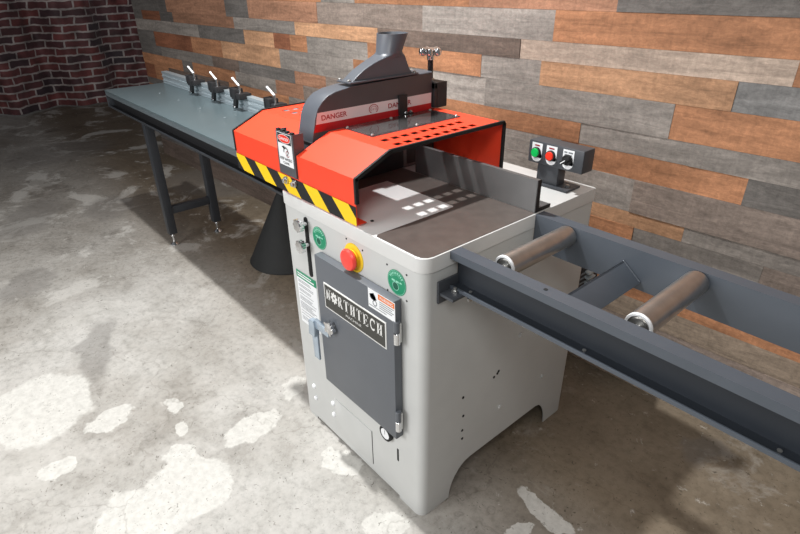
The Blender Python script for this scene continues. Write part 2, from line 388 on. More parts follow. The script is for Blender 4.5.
def plank_wall():
    x0, x1 = -4.45, 3.0
    rows = list(ROWS); z = 1.42
    while z < 2.6:
        h = random.choice((.07, .09, .11)); rows.append((z + h, z, [])); z += h
    vs = []; fs = []; cols = []; seeds = []
    ln = math.hypot(1, .0402)
    for zt, zb, lst in rows:
        lst = list(lst); x = lst[-1][1] if lst else x0
        while x < x1:
            x = min(x1, x + random.uniform(.3, 1.1)); lst.append((random.choice('OPGLBKTN'), x))
        a = x0
        for c, b in lst:
            b = min(b, x1)
            if b - a < .005: continue
            d = random.uniform(0, .004); g = .0003
            k = len(vs); ya, yb = -d, .02
            p = [(a + g, zb + g), (b - g, zb + g), (b - g, zt - g), (a + g, zt - g)]
            vs += [(q[0] * ln, ya, q[1]) for q in p] + [(q[0] * ln, yb, q[1]) for q in p]
            f = [(k, k + 1, k + 2, k + 3), (k + 1, k, k + 4, k + 5), (k + 2, k + 1, k + 5, k + 6), (k + 3, k + 2, k + 6, k + 7), (k, k + 3, k + 7, k + 4)]
            fs += f
            t = random.uniform(.88, 1.1); cc = tuple(min(1, q * t) for q in lin(PC[c])[:3]) + (1,)
            sd = (random.random(), random.random(), random.random(), 1)
            cols += [cc] * 20; seeds += [sd] * 20
            a = b
    k = len(vs)      # dark backing behind the joints
    vs += [(x0 * ln, .012, ZF), (x1 * ln, .012, ZF), (x1 * ln, .012, z), (x0 * ln, .012, z), (x0 * ln, .09, ZF), (x1 * ln, .09, ZF), (x1 * ln, .09, z), (x0 * ln, .09, z)]
    fs += [(k, k + 1, k + 2, k + 3), (k + 5, k + 4, k + 7, k + 6), (k + 3, k + 2, k + 6, k + 7), (k + 4, k, k + 3, k + 7), (k + 1, k + 5, k + 6, k + 2)]
    cols += [(.012, .01, .009, 1)] * 20; seeds += [(0, 0, 0, 1)] * 20
    me = bpy.data.meshes.new('wall_back'); me.from_pydata(vs, [], fs)
    for nm, data in (('plank', cols), ('seed', seeds)):
        at = me.color_attributes.new(nm, 'FLOAT_COLOR', 'CORNER')
        for i, c in enumerate(data): at.data[i].color = c
    me.materials.append(M['wood']); me.update()
    o = bpy.data.objects.new('wall_back', me); COL.objects.link(o)
    o.location = (0, 1.0245, 0); o.rotation_euler = (0, 0, WA); o['kind'] = 'structure'
plank_wall()

def curtain():
    y0, y1, H, n, mz = -3.2, 3.4, 3.0, 280, 24
    vs = []; uv = []; s = 0; prev = None; X0 = -7.45
    for j in range(mz + 1):
        z = ZF + .015 + (H - .015) * j / mz; amp = .10 * (1 - .25 * j / mz); s = 0; prev = None
        for i in range(n + 1):
            y = y0 + (y1 - y0) * i / n
            ph = y * 7.3 + .7 * math.sin(y * 2.1) + .15 * math.sin(z * 1.7 + y)
            x = X0 + 1.35 * amp * math.sin(ph) + .045 * math.sin(y * 17 + z * .8) + .02 * math.sin(z * 2.5 + y * 5)
            if prev: s += math.hypot(x - prev[0], y - prev[1])
            prev = (x, y); vs.append((x, y, z)); uv.append((s * .92, z))
    fs = []
    for j in range(mz):
        for i in range(n):
            a = j * (n + 1) + i; fs.append((a, a + 1, a + n + 2, a + n + 1))
    me = bpy.data.meshes.new('brick_print_curtain'); me.from_pydata(vs, [], fs)
    l = me.uv_layers.new(name='cloth')
    for p in me.polygons:
        p.use_smooth = True
        for li in p.loop_indices: l.data[li].uv = uv[me.loops[li].vertex_index]
    me.materials.append(M['cloth'])
    o = bpy.data.objects.new('brick_print_curtain', me); COL.objects.link(o)
    tag(o, 'wavy hanging backdrop curtain printed with dark red brick, at the far end of the room', 'curtain')
curtain()

# ------------------------------------------------------------------ the saw
SAW = thing('upcut_saw', 'grey floor-standing cut-off saw cabinet with a red slanted blade guard and dark front door', 'saw', (-.31, .35, ZF))
CW, CD, CT = -.632, .715, .81          # left side, depth, cabinet height under the worktop

def cabinet():
    r = .028; pts = []
    def arch(y):
        a0, a1, b0, b1, h = .115, .205, .535, .60, .095
        if y <= a0 or y >= b1: return ZF
        if y < a1: t = (a1 - y) / (a1 - a0); return ZF + (h - ZF) * math.sqrt(max(0, 1 - t * t))
        if y > b0: t = (y - b0) / (b1 - b0); return ZF + (h - ZF) * math.sqrt(max(0, 1 - t * t))
        return h
    def corner(cx, cy, a0):
        for k in range(7):
            t = math.radians(a0 + 90 * k / 6); pts.append((cx + r * math.cos(t), cy + r * math.sin(t), ZF))
    corner(CW + r, r, 180)
    for x in (-.561, -.56, -.10, -.099): pts.append((x, 0, -.008 if -.5605 < x < -.0995 else ZF))
    corner(-r, r, 270)
    ys = sorted(set([.115, .1155, .118, .122, .13, .14, .155, .17, .185, .205, .3, .4, .5, .535, .555, .57, .58, .59, .596, .5995, .60]))
    for y in ys: pts.append((0, y, arch(y)))
    corner(-r, CD - r, 0); corner(CW + r, CD - r, 90)
    for y in ys[::-1]: pts.append((CW, y, arch(y)))
    mb = MB(); n = len(pts); vs = []; fs = []
    for x, y, z in pts: vs += [(x, y, z), (x, y, CT)]
    for i in range(n):
        j = (i + 1) % n; fs.append((2 * i, 2 * j, 2 * j + 1, 2 * i + 1))
    mb.add(vs, fs, 'cab')
    o = mb.build('cabinet', SAW, SAW, sharp=50)
    md = o.modifiers.new('thickness', 'SOLIDIFY'); md.thickness = .004; md.offset = -1
    o.modifiers.new('shading', 'WEIGHTED_NORMAL').keep_sharp = False
    for p in o.data.polygons: p.use_smooth = True
    return o
CAB = cabinet()
# right side holes, bolts and blank covers of the cabinet shell
for y, z in ((.157, .36), (.162, .288), (.161, .232), (.163, .198), (.29, .36), (.305, .366), (.31, .372)):
    MB().cyl((-.001, y, z), (.0012, y, z), .0045, 'cavity', n=10).build('bolt_hole', CAB, SAW)
for y, z in ((.62, .33), (.40, .46), (.55, .22), (.33, .22)):
    MB().cyl((-.001, y, z), (.006, y, z), .008, 'zinc' if y > .6 else 'cab', n=6).build('side_bolt', CAB, SAW)
for x, z in ((-.558, .135), (-.552, .085), (-.44, .135), (-.44, .085)):
    MB().lathe([(.009, 0), (.009, .004), (.006, .008), (.0005, .009)], (x, .001, z), (0, -1, 0), 'white', 14).build('front_bolt', CAB, SAW)
mb = MB()     # lower access panel with its narrow seam
mb.box((-.43, -.002, .022), (-.2285, .002, .165), 'cab', .0008)
mb.box((-.2285, -.0008, .022), (-.2265, .001, .165), 'cavity')
mb.build('lower_panel', CAB, SAW)
MB().box((-.1065, -.0012, .14), (-.0995, .002, .188), 'cavity', .0006).build('vent_slot', CAB, SAW)
mb = MB().lathe([(.026, 0), (.026, .012), (.02, .014), (.02, .010), (.0004, .0105)], (-.148, .001, .222), (0, -1, 0), 'rubber', 28)
mb.disc(0, 0, .0185, front(-.148, -.0118, .222), 'white', 24)
mb.rect(-.001, -.002, .001, .014, front(-.148, -.0121, .222), 'textblack')
mb.build('round_gauge', CAB, SAW, label='round black-rimmed gauge with white face')

# worktop
def rrect(x0, y0, x1, y1, r, n=6, rs=None):
    rs = rs or (r,) * 4; P = []
    for (cx, cy, a), q in zip(((x0, y0, 180), (x1, y0, 270), (x1, y1, 0), (x0, y1, 90)), rs):
        sx = 1 if cx == x0 else -1; sy = 1 if cy == y0 else -1
        for k in range(n + 1):
            t = math.radians(a + 90 * k / n); P.append((cx + sx * q + q * math.cos(t), cy + sy * q + q * math.sin(t)))
    return P
mb = MB().prism(rrect(-.635, -.003, .0035, .70, .03, rs=(.03, .032, .008, .008)), 'z', .8115, .85, 'top', .0022)
TOP = mb.build('worktop', SAW, SAW)
mb = MB()
L_ = [(-.47, .285), (-.186, .285), (-.178, .277), (-.178, .010), (-.171, .003), (-.029, .003), (-.014, .007), (-.005, .016), (-.0008, .030), (-.0005, .404), (-.47, .404)]
mb.prism(L_, 'z', .8495, .8512, 'iron', 0)
mb.prism([(-.62, .04), (-.47, .04), (-.47, .404), (-.62, .404)], 'z', .8493, .8508, 'iron')
mb.build('cast_iron_plate', TOP, SAW, label='dark brown cast-iron wear plate set in the worktop')
for p in ((-.255, .055), (-.24, .62), (-.155, .665)): MB().cyl((p[0], p[1], .8498), (p[0], p[1], .8515), .005, 'zinc' if p[1] > .5 else 'cavity', n=12).build('worktop_screw', TOP, SAW)

# machine fence (angle section)
mb = MB()
mb.prism([(.405, .8515), (.47, .8515), (.47, .861), (.418, .861), (.418, .941), (.405, .941)], 'x', -.472, -.002, 'fence', .0012)
mb.prism([(.405, .8515), (.47, .8515), (.47, .861), (.418, .861), (.418, .935), (.405, .935)], 'x', -.618, -.53, 'fence', .0012)
FEN = mb.build('fence', SAW, SAW)
MB().box((-.0018, .404, .8516), (.0005, .4185, .9415), 'black').box((-.0018, .4185, .8516), (.0005, .471, .8615), 'black').build('fence_end', FEN, SAW)

# ---- red guard: folded sheet, cells left out for slit, window and holes
prof = [(.03, .857), (.0, .857), (.0, .908), (.0, .978), (.112, 1.026)]
HY = [.168 + .0356 * i for i in range(10)]
yc = sorted(set([.15, .1795, .487, .535, .55] + [h - .0122 for h in HY] + [h + .0122 for h in HY]))
for y in yc: prof.append((y, 1.026))
prof += [(.556, 1.02), (.556, .878)]
gx = [-.9, -.8525, -.8305, -.8015, -.7795, -.734, -.63, -.609, -.513, -.492, -.388, -.342, -.321, -.290, -.269, -.245]
def cut(xm, j):
    (ya, za), (yb, zb) = prof[j], prof[j + 1]; ym = (ya + yb) / 2; zm = (za + zb) / 2
    if -.609 < xm < -.513 and zm > .908 and ym < .535 and j >= 2: return True
    if zm > 1.0255:
        if (-.492 < xm < -.388 or -.734 < xm < -.63) and .179 < ym < .487: return True
        if (-.342 < xm < -.321 or -.29 < xm < -.269 or -.8525 < xm < -.8305 or -.8015 < xm < -.7795) and any(abs(ym - h) < .004 for h in HY): return True
    return False
mb = MB(); W_ = len(prof)
vs = [(x, y, z) for x in gx for y, z in prof]; fs = []
for i in range(len(gx) - 1):
    for j in range(W_ - 1):
        if not cut((gx[i] + gx[i + 1]) / 2, j): fs.append((i * W_ + j, (i + 1) * W_ + j, (i + 1) * W_ + j + 1, i * W_ + j + 1))
mb.add(vs, fs, 'red')
GUARD = mb.build('blade_guard', SAW, SAW)
for p in GUARD.data.polygons: p.use_smooth = False
md = GUARD.modifiers.new('thickness', 'SOLIDIFY'); md.thickness = .0016; md.offset = 0
edge = [(0, .915), (0, .979), (.112, 1.0275), (.551, 1.0275), (.557, 1.02), (.557, .878)]
for x in (-.2445, -.9005):
    mb = MB()
    for (a, b) in zip(edge, edge[1:]):
        d = V((0, b[0] - a[0], b[1] - a[1])); ln = d.length; d.normalize(); nrm = V((0, -d.z, d.y))
        A = V((x, *a)) - d * .001; B = V((x, *b)) + d * .001; q = []
        for p in (A, B):
            for sx in (-.0035, .0035):
                for sn in (-.0065, .0032): q.append(p + X_ * sx + nrm * sn)
        mb.add(q, [(0, 1, 3, 2), (4, 6, 7, 5), (0, 4, 5, 1), (2, 3, 7, 6), (0, 2, 6, 4), (1, 5, 7, 3)], 'rubber')
    mb.build('edge_trim', GUARD, SAW, label='black rubber edge trim')
for sx in (0, -.24):
    wx0, wx1 = (-.508, -.374) if sx == 0 else (-.748, -.614)
    PN = MB().box((wx0, .158, 1.0278), (wx1, .503, 1.0308), 'perspex', 0).build('smoked_window', GUARD, SAW, label='smoked see-through window panel')
    for p in ((wx0 + .009, .166), (wx1 - .009, .166), (wx1 - .009, .494), (wx0 + .009, .494), (wx1 - .009, .33), (wx0 + .009, .33)):
        MB().lathe([(.0045, 0), (.0045, .002), (.003, .0035), (.0003, .004)], (p[0], p[1], 1.0309), Z_, 'zinc', 12).build('window_screw', GUARD, SAW)
# hazard stripe
mb = MB(); fr = front(0, -.0021, 0); z0, z1 = .8555, .9065
mb.rect(-.9, z0, -.245, z1, fr, 'rubber')
fr = front(0, -.0025, 0)
def clipx(poly, a, b):
    out = []
    for lim, sg in ((a, 1), (b, -1)):
        src = out or poly; out = []
        for i in range(len(src)):
            p, q = src[i], src[(i + 1) % len(src)]; ip = (p[0] - lim) * sg >= 0; iq = (q[0] - lim) * sg >= 0
            if ip: out.append(p)
            if ip != iq:
                t = (lim - p[0]) / (q[0] - p[0]); out.append((lim, p[1] + (q[1] - p[1]) * t))
        if not out: return []
    return out
for k in range(-1, 6):
    t = -.349 - .141 * k; P = clipx([(t + .055, z0), (t + .125, z0), (t + .073, z1), (t, z1)], -.9, -.245)
    if len(P) > 2: mb.flat(P, fr, 'yellow')
mb.build('hazard_stripe', GUARD, SAW, label='yellow and black striped warning tape')
# sign bracket in the slit
mb = MB()
mb.box((-.607, -.006, .912), (-.515, -.002, 1.036), 'bracket', .001)
mb.box((-.607, -.002, .912), (-.603, .028, 1.036), 'bracket'); mb.box((-.519, -.002, .912), (-.515, .028, 1.036), 'bracket')
for k in range(4): mb.box((-.604 + .025 * k, -.006, 1.036), (-.592 + .025 * k, .004, 1.041), 'rubber', .001)
BR = mb.build('sign_bracket', GUARD, SAW, label='charcoal channel bracket carrying a danger sign')
for x in (-.578, -.532):
    MB().lathe([(.011, 0), (.011, .006), (.007, .007), (.007, .013), (.002, .015)], (x, -.0028, .894), (0, -1, 0), 'zinc', 12).build('bracket_bolt', GUARD, SAW)
mb = MB(); fr = front(-.561, -.0064, .9445)
mb.rect(-.038, -.0045, .038, .0885, fr, 'white')
fr = front(-.561, -.0068, .9445)
mb.rect(-.036, .059, .036, .087, fr, 'textblack')
fr = front(-.561, -.0071, .9445)
mb.disc(0, .073, .033, fr, 'white', ry=.0125)
fr = front(-.561, -.0074, .9445)
mb.disc(0, .073, .0315, fr, 'btnr', ry=.0112)
fr = front(-.561, -.0077, .9445)
mb.text('DANGER', 0, .073, .0085, fr, 'white', .05, .01)
mb.arc(.004, .038, .010, .0125, -60, 200, fr, 'textblack'); mb.flat([(-.016, .05), (-.006, .044), (.004, .046), (-.004, .053)], fr, 'textblack')
mb.arc(.012, .032, .007, .009, 30, 330, fr, 'stickred')
mb.text('KEEP HANDS', 0, .0155, .008, fr, 'textblack', .064, .01); mb.text('CLEAR', 0, .004, .0065, fr, 'textblack', .034, .01)
mb.build('danger_sign', GUARD, SAW, label='small white danger sign reading KEEP HANDS CLEAR')
# inner column between the guard halves, blackened and enlarged to darken the interior
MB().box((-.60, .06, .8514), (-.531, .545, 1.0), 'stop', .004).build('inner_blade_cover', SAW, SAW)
# ---- blade housing and dust port
hp = [(.052, .955), (.066, 1.015), (.078, 1.065), (.088, 1.088), (.104, 1.106), (.125, 1.120), (.155, 1.129), (.205, 1.1345), (.527, 1.143), (.527, .99), (.50, .955)]
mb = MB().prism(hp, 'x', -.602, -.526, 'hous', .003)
for i, f in enumerate(mb.f):        # flank toward +x: its shade and reflected red are put into the colour
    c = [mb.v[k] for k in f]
    if all(p.x > -.5262 for p in c): mb.m[i] = mb.mi('housshade')
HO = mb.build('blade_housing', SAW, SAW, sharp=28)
mb = MB(); fr = side(-.5254, 0, 0)
mb.flat([(.078, 1.048), (.523, 1.046), (.523, 1.078), (.086, 1.079)], fr, 'sticktint')
mb.flat([(.068, 1.026), (.523, 1.026), (.523, 1.046), (.078, 1.048)], fr, 'darkred')
fr = side(-.5249, 0, 0)
mb.text('DANGER', .142, 1.0635, .0145, fr, 'stickred', .088, .02); mb.text('DANGER', .388, 1.0615, .0145, fr, 'stickred', .094, .02)
for a0, a1 in ((-60, 240),): mb.arc(.284, 1.062, .0115, .0135, a0, a1, fr, 'stickred', sx=1.35)
mb.arc(.284, 1.062, .007, .008, -40, 220, fr, 'stickred', sx=1.5)
for t in (-20, 0, 20): mb.rect(.283 + t * .0003, 1.058, .2845 + t * .0003, 1.064, fr, 'stickred')
mb.build('danger_band', HO, SAW, label='white and red DANGER band along the housing side')
mb = MB().box((-.5245, .380, 1.0285), (-.516, .412, 1.088), 'black', .001).box((-.524, .380, 1.0312), (-.506, .428, 1.0345), 'black', .001)
mb.build('stay_strap', HO, SAW)
for y in (.400, .420):
    MB().lathe([(.0055, 0), (.0055, .003), (.0035, .0035), (.0035, .006)], (-.511, y, 1.0345), Z_, 'chrome', 8).build('strap_bolt', HO, SAW)
mb = MB().box((-.588, .20, 1.1425), (-.520, .462, 1.147), 'hous', .001)
secs = [(1.1465, .213, .447, .025, -.553, 24), (1.153, .222, .440, .025, -.553, 24), (1.162, .235, .433, .025, -.553, 24), (1.173, .254, .427, .025, -.553, 24),
        (1.184, .278, .422, .0255, -.553, 20), (1.193, .302, .419, .027, -.554, 14), (1.2, .325, .417, .031, -.557, 8), (1.206, .337, .417, .037, -.56, 3),
        (1.212, .339, .418, .0395, -.561, 2), (1.262, .3495, .4435, .047, -.565, 2), (1.262, .3525, .4405, .044, -.565, 2), (1.2, .342, .414, .036, -.56, 2)]
vs = []; nn = 64
for z, ya, yb, hx, cx, e in secs:
    cy, hy = (ya + yb) / 2, (yb - ya) / 2
    for k in range(nn):
        t = 2 * PI * k / nn; c, q = math.cos(t), math.sin(t)
        vs.append((cx + hx * math.copysign(abs(c) ** (2 / e), c), cy + hy * math.copysign(abs(q) ** (2 / e), q), z))
fs = [(j * nn + k, j * nn + (k + 1) % nn, (j + 1) * nn + (k + 1) % nn, (j + 1) * nn + k) for j in range(len(secs) - 1) for k in range(nn)]
mb.add(vs, fs, 'hous')
mb.build('dust_port', HO, SAW, sharp=40)
for x, y in ((-.58, .207), (-.536, .207), (-.53, .454)):
    MB().lathe([(.0055, 0), (.0055, .004), (.002, .006)], (x, y, 1.147), Z_, 'zinc', 10).build('port_screw', HO, SAW)
# hold-down screw with star knob
mb = MB().prism([(.529, 1.03), (.585, 1.03), (.585, 1.108), (.529, 1.108)], 'x', -.60, -.58, 'stop', .002)
mb.prism([(.529, 1.03), (.54, 1.03), (.54, 1.108), (.529, 1.108)], 'x', -.581, -.515, 'stop', .0015).prism([(.529, 1.088), (.585, 1.088), (.585, 1.108), (.529, 1.108)], 'x', -.581, -.515, 'stop', .002)
mb.prism([(.541, 1.0285), (.585, 1.0285), (.585, 1.09), (.541, 1.09)], 'x', -.527, -.515, 'stop', .0015)
HD = mb.build('screw_block', SAW, SAW)
mb = MB().cyl((-.562, .553, 1.108), (-.562, .553, 1.19), .0085, 'black', n=16)
for k in range(16): mb.lathe([(.0085, 0), (.0096, .0015), (.0085, .003)], (-.562, .553, 1.118 + .0042 * k), Z_, 'black', 16, caps=False)
mb.lathe([(.014, 0), (.014, .008), (.011, .009)], (-.562, .553, 1.1075), Z_, 'zinc', 6)
mb.build('threaded_rod', HD, SAW)
mb = MB().lathe([(.011, -.026), (.012, -.014), (.026, -.008), (.027, .005), (.017, .011), (.001, .012)], (-.562, .553, 1.198), Z_, 'chrome', 24)
for k in range(5):
    t = 2 * PI * k / 5 + .3; mb.lathe([(.004, -.014), (.0115, -.009), (.0135, .001), (.011, .009), (.001, .012)], (-.562 + .025 * math.cos(t), .553 + .025 * math.sin(t), 1.198), Z_, 'chrome', 14)
mb.build('star_knob', HD, SAW, label='chrome five-lobed star knob')

# ---- control panel
mb = MB().box((-.15, .592, .8505), (-.03, .662, .8575), 'boxgrey', .001).box((-.145, .602, .857), (-.072, .642, .916), 'boxgrey', .003)
mb.lathe([(.007, 0), (.007, .005), (.004, .007)], (-.05, .625, .8572), Z_, 'zinc', 6)
PO = mb.build('control_post', SAW, SAW)
BX = MB().box((-.178, .597, .914), (.006, .652, .98), 'boxgrey', .003).build('control_box', SAW, SAW, label='charcoal control box with two buttons and a selector')
for k, x in enumerate((-.149, -.0985, -.0425)):
    mb = MB(); fr = front(x, .5962, .949); mb.rect(-.0175, -.0175, .0185, .026, fr, 'white'); mb.disc(.0005, -.012, .018, fr, 'white')
    fr = front(x, .5958, .949)
    for a, b in {0: [(-.008, .009)], 1: [(-.009, .009)], 2: [(-.014, -.004), (0, .014)]}[k]: mb.rect(a, .0165, b, .0205, fr, 'stickred' if k < 2 else 'textgrey')
    if k == 2: mb.rect(-.012, .010, -.003, .013, fr, 'textgrey'); mb.rect(.004, .010, .012, .013, fr, 'textgrey')
    mb.build('legend_plate', BX, SAW)
    mb = MB().lathe([(.0155, 0), (.0155, .005), (.0135, .0065)], (x, .5955, .947), (0, -1, 0), 'rubber', 24)
    if k < 2:
        c = 'btng' if k == 0 else 'btnr'
        mb.lathe([(.0125, 0), (.0125, .0095), (.0115, .011), (.0005, .0115)], (x, .5955, .947), (0, -1, 0), c, 24)
        mb.build('push_button', BX, SAW, label='green push button' if k == 0 else 'red push button')
    else:
        T = Matrix.Translation((x, .5905, .947)) @ Matrix.Rotation(math.radians(-38), 4, 'Y')
        mb.box((-.017, -.011, -.0055), (.017, .001, .0055), 'rubber', .002, T=T); mb.box((-.016, -.0116, -.0012), (.002, -.0104, .0012), 'white', T=T)
        mb.build('selector_switch', BX, SAW, label='black rotary selector switch with a white pointer')

# ---- front face: slot and knobs, stop button, stickers, label
mb = MB()
mb.prism(rrect(-.5045, .605, -.489, .802, .0075), 'y', -.004, .002, 'rubber', .0008)
mb.prism(rrect(-.4995, .612, -.494, .796, .0027), 'y', -.005, -.003, 'cavity')
SL = mb.build('adjusting_slot', SAW, SAW, label='black vertical adjusting slot')
for z in (.783, .716):
    mb = MB().lathe([(.0085, 0), (.0085, .012), (.014, .013), (.0195, .016), (.0195, .028), (.017, .031), (.0005, .032)], (-.497, -.003, z), (0, -1, 0), 'chrome', 20)
    for k in range(8):
        t = 2 * PI * k / 8; mb.cyl((-.497 + .0175 * math.cos(t), -.022, z + .0175 * math.sin(t)), (-.497 + .0175 * math.cos(t), -.033, z + .0175 * math.sin(t)), .004, 'chrome', n=8)
    mb.build('clamp_knob', SL, SAW, label='round chrome clamp knob')
for x, z in ((-.432, .757), (-.094, .755)):
    mb = MB(); fr = front(x, -.001, z); mb.disc(0, 0, .0345, fr, 'green', 40)
    fr = front(x, -.0014, z)
    mb.arc(0, 0, .0315, .0325, 0, 360, fr, 'greenhi', 40)
    for a in range(35, 150, 14): mb.arc(0, 0, .023, .029, a, a + 8, fr, 'greenhi', 2)
    mb.arc(0, 0, .020, .0207, 30, 150, fr, 'greenhi', 16)
    mb.rect(-.018, .001, -.006, .006, fr, 'greenhi'); mb.rect(-.003, .001, .008, .006, fr, 'greenhi'); mb.rect(.011, .002, .019, .006, fr, 'greenhi')
    mb.disc(-.004, -.011, .011, front(x, -.0012, z), 'greendk', 20); mb.arc(-.004, -.011, .0105, .012, 0, 360, fr, 'greenhi', 20)
    mb.build('round_sticker', SAW, SAW, label='round green instruction sticker')
for cx, cz, sg in ((-.094, .755, ((-.036, .036), (.036, .036), (-.036, -.036), (.036, -.036))), (-.268, .757, ((-.03, .045), (.04, .036)))):
    for dx, dz in sg: MB().cyl((cx + dx, .001, cz + dz), (cx + dx, -.001, cz + dz), .0027, 'cavity', n=8).build('rivet_hole', CAB, SAW)
mb = MB().lathe([(.041, 0), (.041, .003), (.038, .004), (.024, .0045), (.024, .008), (.0005, .0085)], (-.268, .001, .757), (0, -1, 0), 'ring', 36)
mb.lathe([(.021, .004), (.019, .008), (.0175, .012)], (-.268, .001, .757), (0, -1, 0), 'ring', 28)
ES = mb.build('stop_ring', SAW, SAW, label='yellow ring behind the emergency stop')
MB().lathe([(.0165, .006), (.0165, .011), (.026, .0125), (.0305, .016), (.031, .021), (.028, .026), (.018, .0295), (.0005, .030)], (-.268, .001, .757), (0, -1, 0), 'estop', 32).build('stop_mushroom', ES, SAW, label='red mushroom emergency stop button')
mb = MB(); fr = front(-.533, -.0008, .498); w, h = .057, .099
mb.rect(-w, -h, w, h, fr, 'white'); fr = front(-.533, -.0012, .498)
mb.rect(-w, h - .026, w, h, fr, 'green')
fr2 = front(-.533, -.0016, .498)
mb.rect(-.05, h - .011, .03, h - .007, fr2, 'white'); mb.rect(-.05, h - .020, .045, h - .015, fr2, 'white')
z = h - .034
random.seed(3)
while z > -h + .012:
    mb.rect(-.05, z - .0018, -.05 + random.uniform(.06, .1), z, fr, 'textgrey'); z -= random.choice((.0055, .0055, .0055, .011))
mb.build('instruction_label', SAW, SAW, label='white instruction label with a green header')

# ---- door
dx0, dx1, dz0, dz1 = -.426, -.077, .264, .718
mb = MB().box((dx0, -.027, dz0), (dx1, -.0015, dz1), 'door', .0025)
DOOR = mb.build('access_door', SAW, SAW, label='slate grey access door')
px0, px1, pz0, pz1 = -.386, -.106, .561, .644
mb = MB(); cx, cz = (px0 + px1) / 2, (pz0 + pz1) / 2; hw, hh = (px1 - px0) / 2, (pz1 - pz0) / 2
mb.box((px0, -.029, pz0), (px1, -.0268, pz1), 'silver', .0006)
fr = front(cx, -.0294, cz); mb.rect(-hw + .004, -hh + .004, hw - .004, hh - .004, fr, 'plate')
fr = front(cx, -.0299, cz)
lh = .0365; lw = .0245; zb = -.0085; sw = .0065; tn = .0028; se = .0025
def R_(x, a, b, c, d): mb.rect(x + a, zb + b, x + c, zb + d, fr, 'silver')
def serif(x, cxx, top, half=.0055): R_(x, cxx - half, lh - se if top else 0, cxx + half, lh if top else se)
def glyph(ch, x):
    w = lw
    if ch in 'NHRE':
        R_(x, .003, 0, .003 + sw, lh); serif(x, .003 + sw / 2, 0); serif(x, .003 + sw / 2, 1)
    if ch == 'N':
        R_(x, w - .006, 0, w - .006 + tn, lh); serif(x, w - .0045, 1)
        mb.flat([(x + .003, zb + lh), (x + .003 + sw, zb + lh), (x + w - .003, zb), (x + w - .0075, zb)], fr, 'silver')
    if ch == 'H':
        R_(x, w - .003 - sw, 0, w - .003, lh); serif(x, w - .003 - sw / 2, 0); serif(x, w - .003 - sw / 2, 1); R_(x, .006, lh / 2 - .0015, w - .006, lh / 2 + .0015)
    if ch == 'T':
        R_(x, w / 2 - sw / 2, 0, w / 2 + sw / 2, lh); serif(x, w / 2, 0); R_(x, .001, lh - tn, w - .001, lh); R_(x, .001, lh - .010, .003, lh); R_(x, w - .003, lh - .010, w - .001, lh)
    if ch == 'E':
        R_(x, .003, lh - tn, w - .002, lh); R_(x, .003, 0, w - .002, tn); R_(x, .006, lh / 2 - .0013, w - .008, lh / 2 + .0013)
        R_(x, w - .004, 0, w - .002, .010); R_(x, w - .004, lh - .010, w - .002, lh); R_(x, w - .009, lh / 2 - .005, w - .0075, lh / 2 + .005)
    if ch == 'R':
        mb.arc(x + .010, zb + lh - .0095, .0055, .0095, -90, 90, fr, 'silver', 12); R_(x, .006, lh - tn, .0105, lh); R_(x, .006, lh - .0195, .0105, lh - .0165)
        mb.flat([(x + .009, zb + .018), (x + .015, zb + .018), (x + w, zb), (x + w - .0065, zb)], fr, 'silver')
    if ch == 'C':
        mb.arc(x + w / 2 + .001, zb + lh / 2, .0085, .0125, 45, 315, fr, 'silver', 20, sx=.92, sy=1.5); R_(x, w - .004, lh - .012, w - .002, lh - .001)
xx = -hw + .0095; st = (2 * hw - .018) / 9
for i, ch in enumerate('NORTHTECH'):
    if ch == 'O':          # toothed wheel standing for the O
        ox, oz = xx + lw / 2, zb + lh / 2; P = []
        for k in range(32):
            t = 2 * PI * k / 32; r = .0195 if (k % 4) < 2 else .0145; P.append((ox + r * .85 * math.cos(t), oz + r * math.sin(t)))
        mb.flat(P, fr, 'silver')
        mb.disc(ox, oz, .004, front(cx, -.0302, cz), 'plate', 14)
    else: glyph(ch, xx)
    xx += st
mb.text('MACHINE', 0, -.0215, .008, fr, 'silver', .07, 0)
mb.build('nameplate', DOOR, SAW, label='dark nameplate reading NORTHTECH in silver')
mb = MB(); fr = front(-.123, -.0279, .690)
mb.rect(-.053, -.028, .053, .028, fr, 'white'); fr = front(-.123, -.0283, .690)
mb.rect(-.012, .010, .051, .0255, fr, 'orange')
mb.text('WARNING', .0195, .0178, .009, front(-.123, -.0287, .690), 'white', .052, .01)
mb.disc(-.034, .008, .012, fr, 'textblack', 18, .009); mb.flat([(-.048, .012), (-.03, .02), (-.018, .004), (-.03, -.002)], fr, 'textblack'); mb.arc(-.026, -.008, .006, .009, 0, 360, fr, 'textgrey', 16)
for k in range(4): mb.rect(-.008, .004 - .006 * k, .048 - .006 * (k % 2), .0062 - .006 * k, fr, 'textgrey')
mb.rect(-.05, -.021, .02, -.019, fr, 'textgrey')
mb.build('warning_label', DOOR, SAW, label='white warning label with an orange header')
for z in (.63, .335):
    mb = MB().box((-.079, -.02, z - .03), (-.064, -.012, z + .028), 'zinc', .002)
    mb.cyl((-.072, -.022, z - .036), (-.072, -.022, z - .002), .0085, 'chrome', n=16, bev=.001); mb.cyl((-.072, -.022, z), (-.072, -.022, z + .034), .0085, 'door', n=16, bev=.001)
    mb.build('hinge', DOOR, SAW)
mb = MB().box((-.448, -.040, .462), (-.37, -.0265, .490), 'latch', .003)
mb.prism([(-.474, .428), (-.441, .428), (-.436, .470), (-.440, .488), (-.468, .482)], 'y', -.046, -.0265, 'latch', .003)
mb.prism([(-.470, .335), (-.441, .335), (-.440, .432), (-.472, .432)], 'y', -.036, -.0285, 'latch', .002)
mb.build('latch_handle', DOOR, SAW, label='bright steel drop latch')
mb = MB().lathe([(.010, 0), (.010, .006), (.018, .008), (.020, .016), (.018, .019), (.0005, .02)], (-.358, -.026, .503), (0, -1, 0), 'chrome', 20)
